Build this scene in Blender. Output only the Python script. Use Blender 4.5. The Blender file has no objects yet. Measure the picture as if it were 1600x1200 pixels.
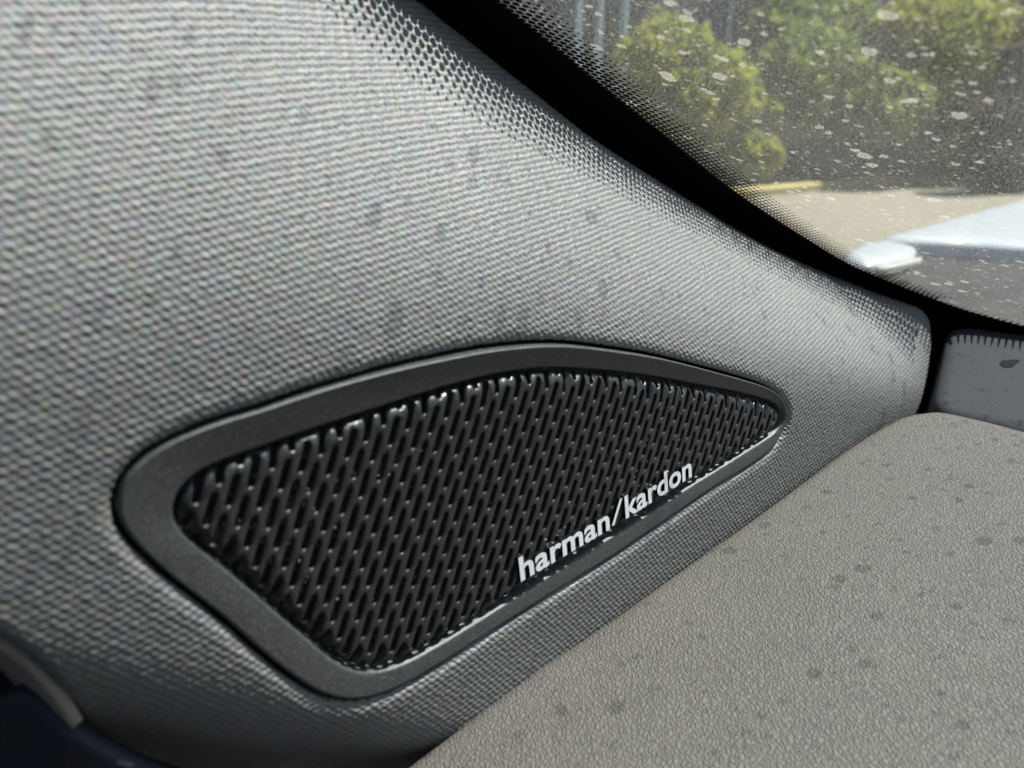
import bpy, bmesh, math, random
import numpy as np
from mathutils import Vector, Matrix
from mathutils.geometry import delaunay_2d_cdt

random.seed(4)
RNG = np.random.default_rng(4)
sc = bpy.context.scene
R = math.radians

# ------------------------------------------------------------------ camera
PITCH = R(18.0)
FPX = 1400.0                      # focal length in pixels of a 1600 px wide frame
CAM = np.array([0.0, 0.0, 1.15])
cam_d = bpy.data.cameras.new('camera')
cam = bpy.data.objects.new('camera', cam_d)
sc.collection.objects.link(cam)
cam.location = CAM
cam.rotation_euler = (R(90) - PITCH, 0, 0)
cam_d.sensor_width = 36.0
cam_d.lens = 36.0 * FPX / 1600.0
cam_d.clip_start = 0.01
cam_d.clip_end = 500.0
cam_d.dof.use_dof = True
cam_d.dof.focus_distance = 0.262
APERTURE = 0.0018                 # opening of the phone lens, metres
cam_d.dof.aperture_fstop = cam_d.lens / 1000.0 / APERTURE
sc.camera = cam

# car frame: F forward, N inboard (to the right of the driver's left pillar), Z up
CF = np.array([0.7222, 0.6917, 0.0])
CN = np.array([0.6917, -0.7222, 0.0])
CZ = np.array([0.0, 0.0, 1.0])

# ------------------------------------------------------------------ sky, sun, exposure
SUN_CAR = np.array([0.47, 0.20, 0.865])                    # towards the sun, car frame
SUN = SUN_CAR[0] * CF + SUN_CAR[1] * CN + SUN_CAR[2] * CZ
SUN = SUN / np.linalg.norm(SUN)
elev = math.asin(SUN[2])
azim = math.atan2(SUN[0], SUN[1])
world = bpy.data.worlds.new('World')
sc.world = world
world.use_nodes = True
wn = world.node_tree
wn.nodes.clear()
sky = wn.nodes.new('ShaderNodeTexSky')
sky.sky_type = 'NISHITA'
sky.sun_disc = False
sky.sun_elevation = elev
sky.sun_rotation = azim
bg = wn.nodes.new('ShaderNodeBackground')
bg.inputs['Strength'].default_value = 0.055
wo = wn.nodes.new('ShaderNodeOutputWorld')
wn.links.new(sky.outputs[0], bg.inputs['Color'])
wn.links.new(bg.outputs[0], wo.inputs['Surface'])
sun_d = bpy.data.lights.new('sun', 'SUN')
sun_d.energy = 5.0
sun_d.angle = R(0.5)
sun_d.color = (1.0, 0.97, 0.92)
sun_o = bpy.data.objects.new('sun', sun_d)
sc.collection.objects.link(sun_o)
sun_o.rotation_euler = Vector(SUN).to_track_quat('Z', 'Y').to_euler()
sun_o.location = (3, 3, 8)
sc.view_settings.view_transform = 'Standard'
sc.view_settings.look = 'None'
sc.view_settings.gamma = 1.0
sc.view_settings.exposure = 1.0

# ------------------------------------------------------------------ geometry helpers
CR = np.array([[1, 0, 0],
               [0, -math.sin(PITCH), math.cos(PITCH)],
               [0, -math.cos(PITCH), -math.sin(PITCH)]])

def ray(px, py):
    return CR @ np.array([(px - 800.0) / FPX, (py - 600.0) / FPX, 1.0])

# speaker plane: fitted to the regular slot pattern of the grille
HM = np.array([[25.5152616, -8.56827718, 644.520150],
               [11.2630790, 27.2504077, 703.425859],
               [0.0123118350, 0.000321829573, 1.0]])
KI = np.linalg.inv(np.array([[FPX, 0, 800.0], [0, FPX, 600.0], [0, 0, 1.0]]))
_a, _b, _t = (KI @ HM).T
_s = 0.003 / np.linalg.norm(_a)
U = CR @ _a; U = U / np.linalg.norm(U)
B = CR @ _b
V = -(B - (B @ U) * U); V = V / np.linalg.norm(V)
N = np.cross(U, V)
O = CR @ _t * _s + CAM
PITCH_U = 0.003                                    # column pitch of the slots
PITCH_V = abs(B @ V) * _s                          # half row pitch
SHEAR = (B @ U) * _s
F2 = 0.9243 * U + 0.3817 * V                       # horizontal direction in the plane
Z2 = -0.3817 * U + 0.9243 * V                      # upright direction in the plane

def P(u, v, w=0.0):
    return O + u * U + v * V + w * N

def uv_at(px, py, w=0.0):
    d = ray(px, py)
    t = ((O + w * N - CAM) @ N) / (d @ N)
    q = CAM + t * d - O
    return np.array([q @ U, q @ V])

def on_plane(px, py, p0, n):
    d = ray(px, py)
    t = ((p0 - CAM) @ n) / (d @ n)
    return CAM + t * d

def spline(pts, n, closed=True):
    """n points evenly spaced along a Catmull-Rom curve through pts"""
    p = np.array(pts, float)
    m = len(p)
    out = []
    segs = m if closed else m - 1
    for i in range(segs):
        if closed:
            a, b, c, d = p[(i - 1) % m], p[i], p[(i + 1) % m], p[(i + 2) % m]
        else:
            a, b, c, d = p[max(i - 1, 0)], p[i], p[i + 1], p[min(i + 2, m - 1)]
        for k in range(14):
            t = k / 14.0
            out.append(0.5 * ((2 * b) + (c - a) * t + (2 * a - 5 * b + 4 * c - d) * t * t + (3 * b - a - 3 * c + d) * t ** 3))
    if not closed:
        out.append(p[-1])
    out = np.array(out)
    q = np.vstack([out, out[:1]]) if closed else out
    L = np.r_[0, np.cumsum(np.linalg.norm(np.diff(q, axis=0), axis=1))]
    s = np.linspace(0, L[-1], n + 1)[:-1] if closed else np.linspace(0, L[-1], n)
    return np.c_[tuple(np.interp(s, L, q[:, k]) for k in range(p.shape[1]))]

def smooth_loop(p, it=2):
    for _ in range(it):
        p = 0.5 * p + 0.25 * (np.roll(p, 1, 0) + np.roll(p, -1, 0))
    return p

def normals2(p, closed=True):
    t = (np.roll(p, -1, 0) - np.roll(p, 1, 0)) if closed else np.gradient(p, axis=0)
    t = t / np.linalg.norm(t, axis=1)[:, None]
    return np.c_[t[:, 1], -t[:, 0]]          # to the right of the travel direction

def inside(pts, poly):
    pts = np.atleast_2d(pts)
    x, y = pts[:, 0], pts[:, 1]
    res = np.zeros(len(pts), bool)
    a = poly; b = np.roll(poly, -1, 0)
    for (x1, y1), (x2, y2) in zip(a, b):
        c = (y1 > y) != (y2 > y)
        if c.any():
            xi = (x2 - x1) * (y - y1) / ((y2 - y1) if y2 != y1 else 1e-12) + x1
            res ^= c & (x < xi)
    return res

def dist_to(pts, poly, closed=True):
    pts = np.atleast_2d(pts)
    a = poly if closed else poly[:-1]
    b = np.roll(poly, -1, 0) if closed else poly[1:]
    best = np.full(len(pts), 1e9)
    for p, q in zip(a, b):
        d = q - p
        l2 = d @ d + 1e-18
        t = np.clip(((pts - p) @ d) / l2, 0, 1)
        best = np.minimum(best, np.hypot(*(pts - p - t[:, None] * d).T))
    return best

def area2(p):
    return 0.5 * np.sum(p[:, 0] * np.roll(p[:, 1], -1) - np.roll(p[:, 0], -1) * p[:, 1])

def link(name, me, mat=None, parent=None, smooth=True):
    o = bpy.data.objects.new(name, me)
    sc.collection.objects.link(o)
    for m in (mat if isinstance(mat, (list, tuple)) else [mat]):
        if m is not None:
            me.materials.append(m)
    if smooth:
        me.polygons.foreach_set('use_smooth', [True] * len(me.polygons))
    if parent is not None:
        o.parent = parent
    return o

def mesh(name, verts, faces, mat=None, parent=None, smooth=True, origin=None):
    v = np.array(verts, float)
    if origin is not None:
        v = v - np.array(origin)
    me = bpy.data.meshes.new(name)
    me.from_pydata([tuple(x) for x in v], [], [tuple(int(i) for i in f) for f in faces])
    me.update()
    o = link(name, me, mat, parent, smooth)
    if origin is not None:
        o.location = origin
    return o

def tag(o, label, cat, group=None):
    o['label'] = label
    o['category'] = cat
    if group:
        o['group'] = group
    return o

def structure(o, kind='structure'):
    o['kind'] = kind
    return o

def empty(name, loc):
    o = bpy.data.objects.new(name, None)
    sc.collection.objects.link(o)
    o.location = loc
    o.empty_display_size = 0.01
    return o

def sheet(points, loops, keep, lift):
    """constrained triangulation of 2D points and closed loops; keep(centroids) picks the faces, lift(v2) makes 3D"""
    vs = [Vector((float(x), float(y))) for x, y in points]
    es = []
    for lp in loops:
        k = len(vs)
        vs += [Vector((float(x), float(y))) for x, y in lp]
        n = len(lp)
        es += [(k + i, k + (i + 1) % n) for i in range(n)]
    v2, _e, fs, *_ = delaunay_2d_cdt(vs, es, [], 0, 1e-7)
    v2 = np.array([(v.x, v.y) for v in v2])
    fs = np.array([f for f in fs if len(f) == 3])
    c = v2[fs].mean(1)
    fs = fs[keep(c)]
    used = np.unique(fs)
    remap = np.full(len(v2), -1); remap[used] = np.arange(len(used))
    v2 = v2[used]; fs = remap[fs]
    return v2, fs

def boundary_edges(fs):
    cnt = {}
    for f in fs:
        for i in range(3):
            a, b = int(f[i]), int(f[(i + 1) % 3])
            cnt[(a, b)] = 1
    return [(a, b) for (a, b) in cnt if (b, a) not in cnt]

# ------------------------------------------------------------------ node helpers
class NT:
    def __init__(self, name):
        self.m = bpy.data.materials.new(name)
        self.m.use_nodes = True
        self.t = self.m.node_tree
        self.t.nodes.clear()
        self.out = self.t.nodes.new('ShaderNodeOutputMaterial')
    def n(self, kind, **kw):
        nd = self.t.nodes.new(kind)
        for k, v in kw.items():
            if hasattr(nd, k):
                setattr(nd, k, v)
            else:
                nd.inputs[k.replace('_', ' ')].default_value = v
        return nd
    def l(self, a, b):
        self.t.links.new(a, b)
    def math(self, op, a, b=None, c=None, clamp=False):
        nd = self.t.nodes.new('ShaderNodeMath')
        nd.operation = op
        nd.use_clamp = clamp
        for i, x in enumerate((a, b, c)):
            if x is None:
                continue
            if isinstance(x, (int, float)):
                nd.inputs[i].default_value = x
            else:
                self.l(x, nd.inputs[i])
        return nd.outputs[0]
    def ramp(self, fac, stops, interp='LINEAR'):
        nd = self.t.nodes.new('ShaderNodeValToRGB')
        nd.color_ramp.interpolation = interp
        el = nd.color_ramp.elements
        while len(el) < len(stops):
            el.new(0.5)
        for e, (p, c) in zip(el, stops):
            e.position = p
            e.color = c if len(c) == 4 else (*c, 1)
        self.l(fac, nd.inputs[0])
        return nd.outputs[0]
    def noise(self, vec, scale, detail=3, rough=0.5, dist=0.0):
        nd = self.n('ShaderNodeTexNoise')
        nd.inputs['Scale'].default_value = scale
        nd.inputs['Detail'].default_value = detail
        nd.inputs['Roughness'].default_value = rough
        nd.inputs['Distortion'].default_value = dist
        if vec is not None:
            self.l(vec, nd.inputs['Vector'])
        return nd.outputs[0]
    def vor(self, vec, scale, feature='F1', rnd=1.0):
        nd = self.n('ShaderNodeTexVoronoi')
        nd.feature = feature
        nd.inputs['Scale'].default_value = scale
        nd.inputs['Randomness'].default_value = rnd
        self.l(vec, nd.inputs['Vector'])
        return nd
    def mixc(self, fac, a, b, mode='MIX'):
        nd = self.t.nodes.new('ShaderNodeMix')
        nd.data_type = 'RGBA'
        nd.blend_type = mode
        for x, i in ((fac, 0), (a, 6), (b, 7)):
            if isinstance(x, (int, float)):
                nd.inputs[i].default_value = x
            elif isinstance(x, tuple):
                nd.inputs[i].default_value = x if len(x) == 4 else (*x, 1)
            else:
                self.l(x, nd.inputs[i])
        return nd.outputs[2]
    def bsdf(self, color=None, rough=0.5, spec=0.5, metal=0.0, bump=None, dist=0.001, strength=1.0, **kw):
        b = self.t.nodes.new('ShaderNodeBsdfPrincipled')
        if isinstance(color, tuple):
            b.inputs['Base Color'].default_value = (*color, 1)
        elif color is not None:
            self.l(color, b.inputs['Base Color'])
        if isinstance(rough, (int, float)):
            b.inputs['Roughness'].default_value = rough
        else:
            self.l(rough, b.inputs['Roughness'])
        b.inputs['Specular IOR Level'].default_value = spec
        b.inputs['Metallic'].default_value = metal
        for k, v in kw.items():
            b.inputs[k.replace('_', ' ')].default_value = v
        if bump is not None:
            bp = self.t.nodes.new('ShaderNodeBump')
            bp.inputs['Distance'].default_value = dist
            bp.inputs['Strength'].default_value = strength
            self.l(bump, bp.inputs['Height'])
            self.l(bp.outputs[0], b.inputs['Normal'])
        self.l(b.outputs[0], self.out.inputs['Surface'])
        return b
    def obj(self):
        return self.n('ShaderNodeTexCoord').outputs['Object']
    def uvxy(self):
        nd = self.n('ShaderNodeUVMap')
        s = self.n('ShaderNodeSeparateXYZ')
        self.l(nd.outputs[0], s.inputs[0])
        return nd.outputs[0], s.outputs[0], s.outputs[1]

def simple(name, color, rough=0.5, spec=0.5, metal=0.0, nscale=None, bump=0.0, var=0.0):
    t = NT(name)
    if nscale:
        f = t.noise(t.obj(), nscale, 4)
        c = t.mixc(f, tuple(max(x * (1 - var), 0) for x in color), tuple(x * (1 + var) for x in color))
        t.bsdf(c, rough, spec, metal, bump=f if bump else None, dist=bump)
    else:
        t.bsdf(color, rough, spec, metal)
    return t.m

# ------------------------------------------------------------------ materials
def mat_panel():
    """dark moulded plastic with a staggered lens-shaped grain (UV in millimetres)"""
    t = NT('grained_plastic')
    uv, u, v = t.uvxy()
    fine = t.noise(uv, 3.4, 3, 0.65)
    cell = t.n('ShaderNodeTexVoronoi')
    cell.inputs['Scale'].default_value = 0.62
    t.l(uv, cell.inputs['Vector'])
    fleck = t.mixc(0.07, (0.5, 0.5, 0.5), cell.outputs['Color'])
    base = t.mixc(1.0, (0.245, 0.250, 0.240), fleck, 'MULTIPLY')
    big = t.noise(uv, 0.03, 3)
    base = t.mixc(t.math('MULTIPLY', big, 0.3), base, (0.085, 0.089, 0.089))
    bs = t.bsdf(base, 0.52, 1.0, bump=fine, dist=0.14e-3, strength=1.0)
    bs.inputs['IOR'].default_value = 1.62
    tint = t.mixc(0.10, (1, 1, 1), cell.outputs['Color'])
    t.l(tint, bs.inputs['Specular Tint'])
    return t.m

def mat_dash():
    t = NT('leather_grained_dash')
    o = t.obj()
    mp = t.n('ShaderNodeMapping')
    mp.inputs['Rotation'].default_value = (0, 0, R(-28))
    mp.inputs['Scale'].default_value = (1.0, 0.62, 1.0)
    t.l(o, mp.inputs['Vector'])
    w = t.n('ShaderNodeTexNoise'); w.inputs['Scale'].default_value = 500; w.inputs['Detail'].default_value = 1
    t.l(mp.outputs[0], w.inputs['Vector'])
    vm = t.n('ShaderNodeVectorMath', operation='MULTIPLY_ADD')
    t.l(w.outputs[1], vm.inputs[0]); vm.inputs[1].default_value = (0.0011,) * 3
    t.l(mp.outputs[0], vm.inputs[2])
    c1 = t.vor(vm.outputs[0], 960, 'DISTANCE_TO_EDGE')
    e = t.math('MULTIPLY', c1.outputs['Distance'], 3.2, clamp=True)
    e = t.math('POWER', e, 0.6)
    c2 = t.noise(vm.outputs[0], 1500, 3)
    h = t.math('ADD', e, t.math('MULTIPLY', c2, 0.9))
    big = t.noise(o, 28, 4)
    st = t.ramp(t.noise(o, 85, 3, 0.6), [(0.28, (0.88, 0.88, 0.89)), (0.40, (1, 1, 1))])
    col = t.mixc(big, (0.098, 0.092, 0.081), (0.122, 0.115, 0.102))
    col = t.mixc(1.0, col, st, 'MULTIPLY')
    t.bsdf(col, 0.62, 0.35, bump=h, dist=0.25e-3, strength=1.0)
    return t.m

def mat_frame():
    t = NT('satin_metallic_grey')
    o = t.obj()
    f = t.noise(o, 5200, 2, 0.7)
    c = t.ramp(f, [(0.30, (0.018, 0.021, 0.021)), (0.58, (0.038, 0.042, 0.042)), (0.68, (0.30, 0.31, 0.30))])
    r = t.math('ADD', 0.40, t.math('MULTIPLY', t.noise(o, 120, 3), 0.12))
    t.bsdf(c, r, 0.6, 0.0, bump=f, dist=0.05e-3)
    return t.m

def mat_grille():
    t = NT('black_satin_grille')
    o = t.obj()
    f = t.noise(o, 3000, 2, 0.7)
    d = t.ramp(t.noise(o, 2600, 2, 0.5), [(0.70, (0.020, 0.021, 0.021)), (0.80, (0.30, 0.28, 0.25))])
    t.bsdf(d, 0.34, 0.6, bump=f, dist=0.02e-3)
    return t.m

def mat_cloth():
    t = NT('speaker_cloth')
    o = t.obj()
    f = t.noise(o, 1500, 2, 0.6)
    g = t.ramp(t.noise(o, 1100, 1, 0.5), [(0.66, (0.005, 0.005, 0.005)), (0.73, (0.30, 0.28, 0.24))])
    t.bsdf(g, 0.35, 0.5, bump=f, dist=0.5e-3)
    return t.m

def mat_glass():
    t = NT('dusty_windscreen_glass')
    uv, x, y = t.uvxy()                       # millimetres across and up the screen
    lw = t.n('ShaderNodeLayerWeight'); lw.inputs['Blend'].default_value = 0.25
    tr = t.n('ShaderNodeBsdfTransparent'); tr.inputs[0].default_value = (0.90, 0.94, 0.93, 1)
    gl = t.n('ShaderNodeBsdfGlossy'); gl.inputs['Roughness'].default_value = 0.02
    gl.inputs['Color'].default_value = (1, 1, 1, 1)
    m0 = t.n('ShaderNodeMixShader')
    t.l(t.math('MULTIPLY', lw.outputs['Fresnel'], 0.5), m0.inputs[0])
    t.l(tr.outputs[0], m0.inputs[1]); t.l(gl.outputs[0], m0.inputs[2])
    # fine dust
    sp = t.noise(uv, 2.6, 2, 0.6)
    sp2 = t.noise(uv, 1.1, 3, 0.7)
    patch = t.noise(uv, 0.035, 3, 0.6)
    dust = t.math('MULTIPLY', t.ramp(sp, [(0.52, (0, 0, 0)), (0.68, (1, 1, 1))]), 0.42)
    dust2 = t.math('MULTIPLY', t.ramp(sp2, [(0.54, (0, 0, 0)), (0.66, (1, 1, 1))]), 0.22)
    dust = t.math('MAXIMUM', dust, dust2)
    dust = t.math('MULTIPLY', dust, t.math('ADD', 0.45, t.math('MULTIPLY', patch, 0.9)))
    haze = t.math('ADD', 0.012, t.math('MULTIPLY', patch, 0.05))
    # dried water spots: one per cell, lobed outline with a brighter rim
    nz = t.n('ShaderNodeTexNoise'); nz.inputs['Scale'].default_value = 0.45; nz.inputs['Detail'].default_value = 4
    nz.inputs['Roughness'].default_value = 0.65
    t.l(uv, nz.inputs['Vector'])
    vm = t.n('ShaderNodeVectorMath', operation='MULTIPLY_ADD')
    t.l(nz.outputs[1], vm.inputs[0]); vm.inputs[1].default_value = (2.8, 2.8, 0); t.l(uv, vm.inputs[2])
    masks = []
    for sc_, r0, amp in ((0.125, 0.225, 0.72), (0.23, 0.24, 0.64), (0.50, 0.27, 0.50)):
        vv = t.vor(vm.outputs[0], sc_)
        sepc = t.n('ShaderNodeSeparateColor'); t.l(vv.outputs['Color'], sepc.inputs[0])
        rad = t.math('MULTIPLY', t.math('ADD', 0.35, sepc.outputs[0]), r0)
        dd = t.math('DIVIDE', vv.outputs['Distance'], rad)
        body = t.ramp(dd, [(0.0, (0.75, 0.75, 0.75)), (0.5, (0.65, 0.65, 0.65)), (0.75, (0.95, 0.95, 0.95)), (1.0, (0, 0, 0))])
        brk = t.ramp(t.noise(uv, 2.2, 3, 0.7), [(0.36, (0.15, 0.15, 0.15)), (0.58, (1, 1, 1))])
        body = t.math('MULTIPLY', body, brk)
        on = t.math('GREATER_THAN', sepc.outputs[1], 0.30)
        masks.append(t.math('MULTIPLY', t.math('MULTIPLY', body, on), amp))
    spots = t.math('MAXIMUM', t.math('MAXIMUM', masks[0], masks[1]), masks[2])
    fac = t.math('ADD', t.math('MAXIMUM', dust, spots), haze, clamp=True)
    df = t.n('ShaderNodeBsdfDiffuse'); df.inputs[0].default_value = (0.62, 0.61, 0.55, 1)
    tl = t.n('ShaderNodeBsdfTranslucent'); tl.inputs[0].default_value = (0.62, 0.61, 0.54, 1)
    m1 = t.n('ShaderNodeMixShader'); m1.inputs[0].default_value = 0.5
    t.l(df.outputs[0], m1.inputs[1]); t.l(tl.outputs[0], m1.inputs[2])
    m2 = t.n('ShaderNodeMixShader')
    t.l(fac, m2.inputs[0]); t.l(m0.outputs[0], m2.inputs[1]); t.l(m1.outputs[0], m2.inputs[2])
    t.l(m2.outputs[0], t.out.inputs['Surface'])
    return t.m

def mat_leaf(name, c1, c2):
    t = NT(name)
    oi = t.n('ShaderNodeNewGeometry')
    c = t.mixc(oi.outputs['Random Per Island'], c1, c2)
    d = t.n('ShaderNodeBsdfDiffuse'); t.l(c, d.inputs[0])
    tl = t.n('ShaderNodeBsdfTranslucent'); t.l(c, tl.inputs[0])
    m = t.n('ShaderNodeMixShader'); m.inputs[0].default_value = 0.35
    t.l(d.outputs[0], m.inputs[1]); t.l(tl.outputs[0], m.inputs[2])
    t.l(m.outputs[0], t.out.inputs['Surface'])
    return t.m

M_PANEL, M_DASH, M_FRAME, M_GRILLE, M_CLOTH, M_GLASS = mat_panel(), mat_dash(), mat_frame(), mat_grille(), mat_cloth(), mat_glass()
M_BLACK = simple('black_ceramic', (0.006, 0.006, 0.007), 0.45, 0.3)
M_RUBBER = simple('black_rubber', (0.008, 0.008, 0.009), 0.7, 0.2)
M_SIDE = simple('gloss_black_plastic', (0.010, 0.010, 0.011), 0.12, 0.6)
M_WHITE = simple('white_print', (0.88, 0.91, 0.92), 0.30, 0.5)
M_CORNER = simple('grey_blue_plastic', (0.052, 0.054, 0.060), 0.8, 0.06, nscale=2500, bump=0.05e-3, var=0.25)
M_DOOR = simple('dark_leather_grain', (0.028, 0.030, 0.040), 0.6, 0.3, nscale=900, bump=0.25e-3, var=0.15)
M_LINING = simple('beige_flock_edge', (0.33, 0.285, 0.25), 0.9, 0.1, nscale=2600, bump=0.2e-3, var=0.35)
M_CABIN = simple('dark_cabin_lining', (0.030, 0.030, 0.032), 0.9, 0.2)
M_PAINT = simple('pale_blue_car_paint', (0.46, 0.50, 0.515), 0.25, 0.5)
M_COWL = simple('black_cowl_plastic', (0.012, 0.012, 0.013), 0.6, 0.3)

# ------------------------------------------------------------------ pillar trim panel
FRAME_OUT = [(182.5, 797), (185.5, 770), (197.5, 747), (220, 722), (250, 701), (280, 686), (310, 674), (355, 657), (400, 645), (460, 624.5),
             (520, 605.5), (580, 589), (640, 574), (700, 561.5), (760, 550), (820, 543), (860, 541), (900, 542), (960, 549), (1020, 558), (1070, 569),
             (1112, 580), (1160, 593), (1200, 606), (1222, 620), (1231, 638), (1232, 654), (1226, 674), (1214, 692), (1196, 710), (1160, 734), (1120, 758), (1080, 785),
             (1040, 813), (1000, 840), (960, 867), (920, 892), (880, 916), (840, 941), (800, 966), (756, 994), (700, 1030), (670, 1048), (640, 1066), (610, 1080),
             (580, 1090), (550, 1094), (520, 1090), (490, 1078), (460, 1058), (430, 1035), (400, 1010), (372, 984), (344, 960), (310, 933), (280, 911), (250, 885),
             (220, 857), (200.5, 835), (188.5, 815)]
FRAME_IN = [(267, 795), (269.5, 776), (278.5, 759.5), (295, 741.5), (317.5, 728), (347.5, 716), (370, 708.5), (400, 699), (460, 678), (520, 659), (580, 640),
            (640, 621), (700, 603), (760, 588), (800, 581), (840, 577), (880, 577), (940, 581), (980, 585.5), (1020, 591), (1080, 602), (1140, 613), (1180, 622), (1204, 630),
            (1215, 640), (1217, 652), (1213, 664), (1200, 676), (1160, 701), (1120, 726), (1080, 750), (1040, 775), (1000, 801), (920, 850), (840, 900), (800, 925), (760, 951), (700, 988),
            (660, 1011), (630, 1027), (600, 1038), (570, 1042), (540, 1036), (510, 1017), (480, 992), (440, 958), (400, 924), (355, 886), (325, 863), (295, 840), (274, 819), (268, 806)]
W_PANEL, W_FRAME = 0.0007, 0.0004
fr_out = smooth_loop(spline([uv_at(x, y, W_FRAME) for x, y in FRAME_OUT], 420), 6)
fr_in = smooth_loop(spline([uv_at(x, y, -0.0018) for x, y in FRAME_IN], 420), 6)

def fold(u, v):
    """height of the trim above the speaker plane, before the lip round the speaker"""
    f = u * 0.9243 + v * 0.3817
    z = -u * 0.3817 + v * 0.9243
    # upper part leans outboard above a sloping fold
    zf = np.interp(f, [-0.12, -0.05, 0.035, 0.10, 0.15, 0.20, 0.26, 0.31, 0.36], [0.050, 0.036, 0.023, 0.003, -0.013, -0.028, -0.046, -0.062, -0.080])
    s = (z - zf) * 0.94
    r = np.interp(f, [0.0, 0.2], [0.009, 0.005])
    al = np.interp(f, [-0.10, -0.03, 0.027, 0.075, 0.108, 0.149, 0.173, 0.218, 0.242, 0.262, 0.280, 0.30], [0.22, 0.40, 0.66, 0.79, 0.90, 1.02, 1.09, 1.11, 1.06, 0.83, 0.48, 0.25])
    w = -al * r * np.logaddexp(0, s / r)
    # lower left turns away towards the door
    q0 = np.array([-0.0683, -0.0255]); q1 = np.array([-0.0210, -0.0610])     # terminator line in (f, z)
    d = (q1 - q0) / np.linalg.norm(q1 - q0)
    nrm = np.array([d[1], -d[0]])
    e = (f - q0[0]) * nrm[0] + (z - q0[1]) * nrm[1]
    w = w - 1.6 * 0.004 * np.logaddexp(0, (e + 0.0005) / 0.004)
    return w + W_PANEL

def surf_uv(px, py, fn=fold):
    w = W_PANEL
    for _ in range(60):
        q = uv_at(px, py, w)
        w = 0.5 * w + 0.5 * float(fn(q[0], q[1]))
    return uv_at(px, py, w)

PANEL_PX = [(-60, -60), (240, -60), (580, -62), (656, 0), (760, 82), (860, 162), (922, 211), (1000, 262), (1100, 325), (1200, 385), (1300, 430), (1400, 468), (1436, 479),
            (1452, 489), (1458, 508), (1458, 540), (1454, 575), (1446, 610), (1434, 645), (1400, 720), (1250, 830), (1000, 1000), (800, 1150), (640, 1260),
            (440, 1270), (330, 1232), (260, 1200), (200, 1172), (160, 1150), (128, 1124), (103, 1085), (72, 1046), (36, 1014), (0, 993), (-60, 968)]

def densify(pts, step):
    out = []
    n = len(pts)
    for i in range(n):
        a, b = np.array(pts[i]), np.array(pts[(i + 1) % n])
        k = max(1, int(np.linalg.norm(b - a) / step))
        out += [a + (b - a) * j / k for j in range(k)]
    return np.array(out)

panel_out = densify([surf_uv(x, y) for x, y in PANEL_PX], 0.0025)
panel_out = smooth_loop(panel_out, 3)
hole = fr_out.copy()
if area2(hole) < 0:
    hole = hole[::-1]
nh = normals2(hole)                       # outward for a counter-clockwise loop
GAP = 0.0008
hole_edge = hole + nh * GAP
LIP = 0.0030
GRAIN = 0.00030                     # depth of the moulded grain
pts = []
for d in (0.0003, 0.0007, 0.0012, 0.0018, 0.0025, 0.0033, 0.0045):
    pts.append((hole_edge + nh * d)[::1 if d < 0.002 else 2])
g = 0.0023
lo, hi = panel_out.min(0), panel_out.max(0)
gx, gy = np.meshgrid(np.arange(lo[0], hi[0], g), np.arange(lo[1], hi[1], g * 0.866))
gx = gx + (np.arange(gx.shape[0]) % 2)[:, None] * g / 2
grid = np.c_[gx.ravel(), gy.ravel()]
grid = grid[inside(grid, panel_out)]
grid = grid[~inside(grid, hole_edge + nh * 0.004)]
dpo = dist_to(grid, panel_out)
grid = grid[dpo > 0.0012]
if area2(panel_out) < 0:
    panel_out = panel_out[::-1]
npo = normals2(panel_out)
ELIP = 0.0022
for d in (0.0004, 0.0009, 0.0016, 0.0024):
    q = panel_out - npo * d
    pts.append(q[inside(q, panel_out) & (dist_to(q, panel_out) > d * 0.8)])
pts.append(grid)
v2, fs = sheet(np.vstack(pts), [panel_out, hole_edge], lambda c: inside(c, panel_out) & ~inside(c, hole_edge), None)

def subdivide(v, f):
    """split every triangle into four"""
    e = np.sort(np.vstack([f[:, [0, 1]], f[:, [1, 2]], f[:, [2, 0]]]), axis=1)
    key = e[:, 0].astype(np.int64) * len(v) + e[:, 1]
    uq, inv = np.unique(key, return_inverse=True)
    mid = 0.5 * (v[uq // len(v)] + v[uq % len(v)])
    m = (len(v) + inv).reshape(3, -1).T
    nf = np.vstack([np.c_[f[:, 0], m[:, 0], m[:, 2]], np.c_[f[:, 1], m[:, 1], m[:, 0]], np.c_[f[:, 2], m[:, 2], m[:, 1]], m])
    return np.vstack([v, mid]), nf

def vnoise(x, y, seed=0):
    """smooth value noise, -1..1"""
    xi, yi = np.floor(x).astype(np.int64), np.floor(y).astype(np.int64)
    fx, fy = x - xi, y - yi
    fx, fy = fx * fx * (3 - 2 * fx), fy * fy * (3 - 2 * fy)
    def hsh(i, j):
        n = (i * 374761393 + j * 668265263 + seed * 974634777) & 0x7fffffff
        n = ((n ^ (n >> 13)) * 1274126177) & 0x7fffffff
        return ((n ^ (n >> 16)) & 0xffff) / 32767.5 - 1.0
    return ((hsh(xi, yi) * (1 - fx) + hsh(xi + 1, yi) * fx) * (1 - fy) + (hsh(xi, yi + 1) * (1 - fx) + hsh(xi + 1, yi + 1) * fx) * fy)

for _ in range(3):
    v2, fs = subdivide(v2, fs)
wv = fold(v2[:, 0], v2[:, 1])
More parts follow.
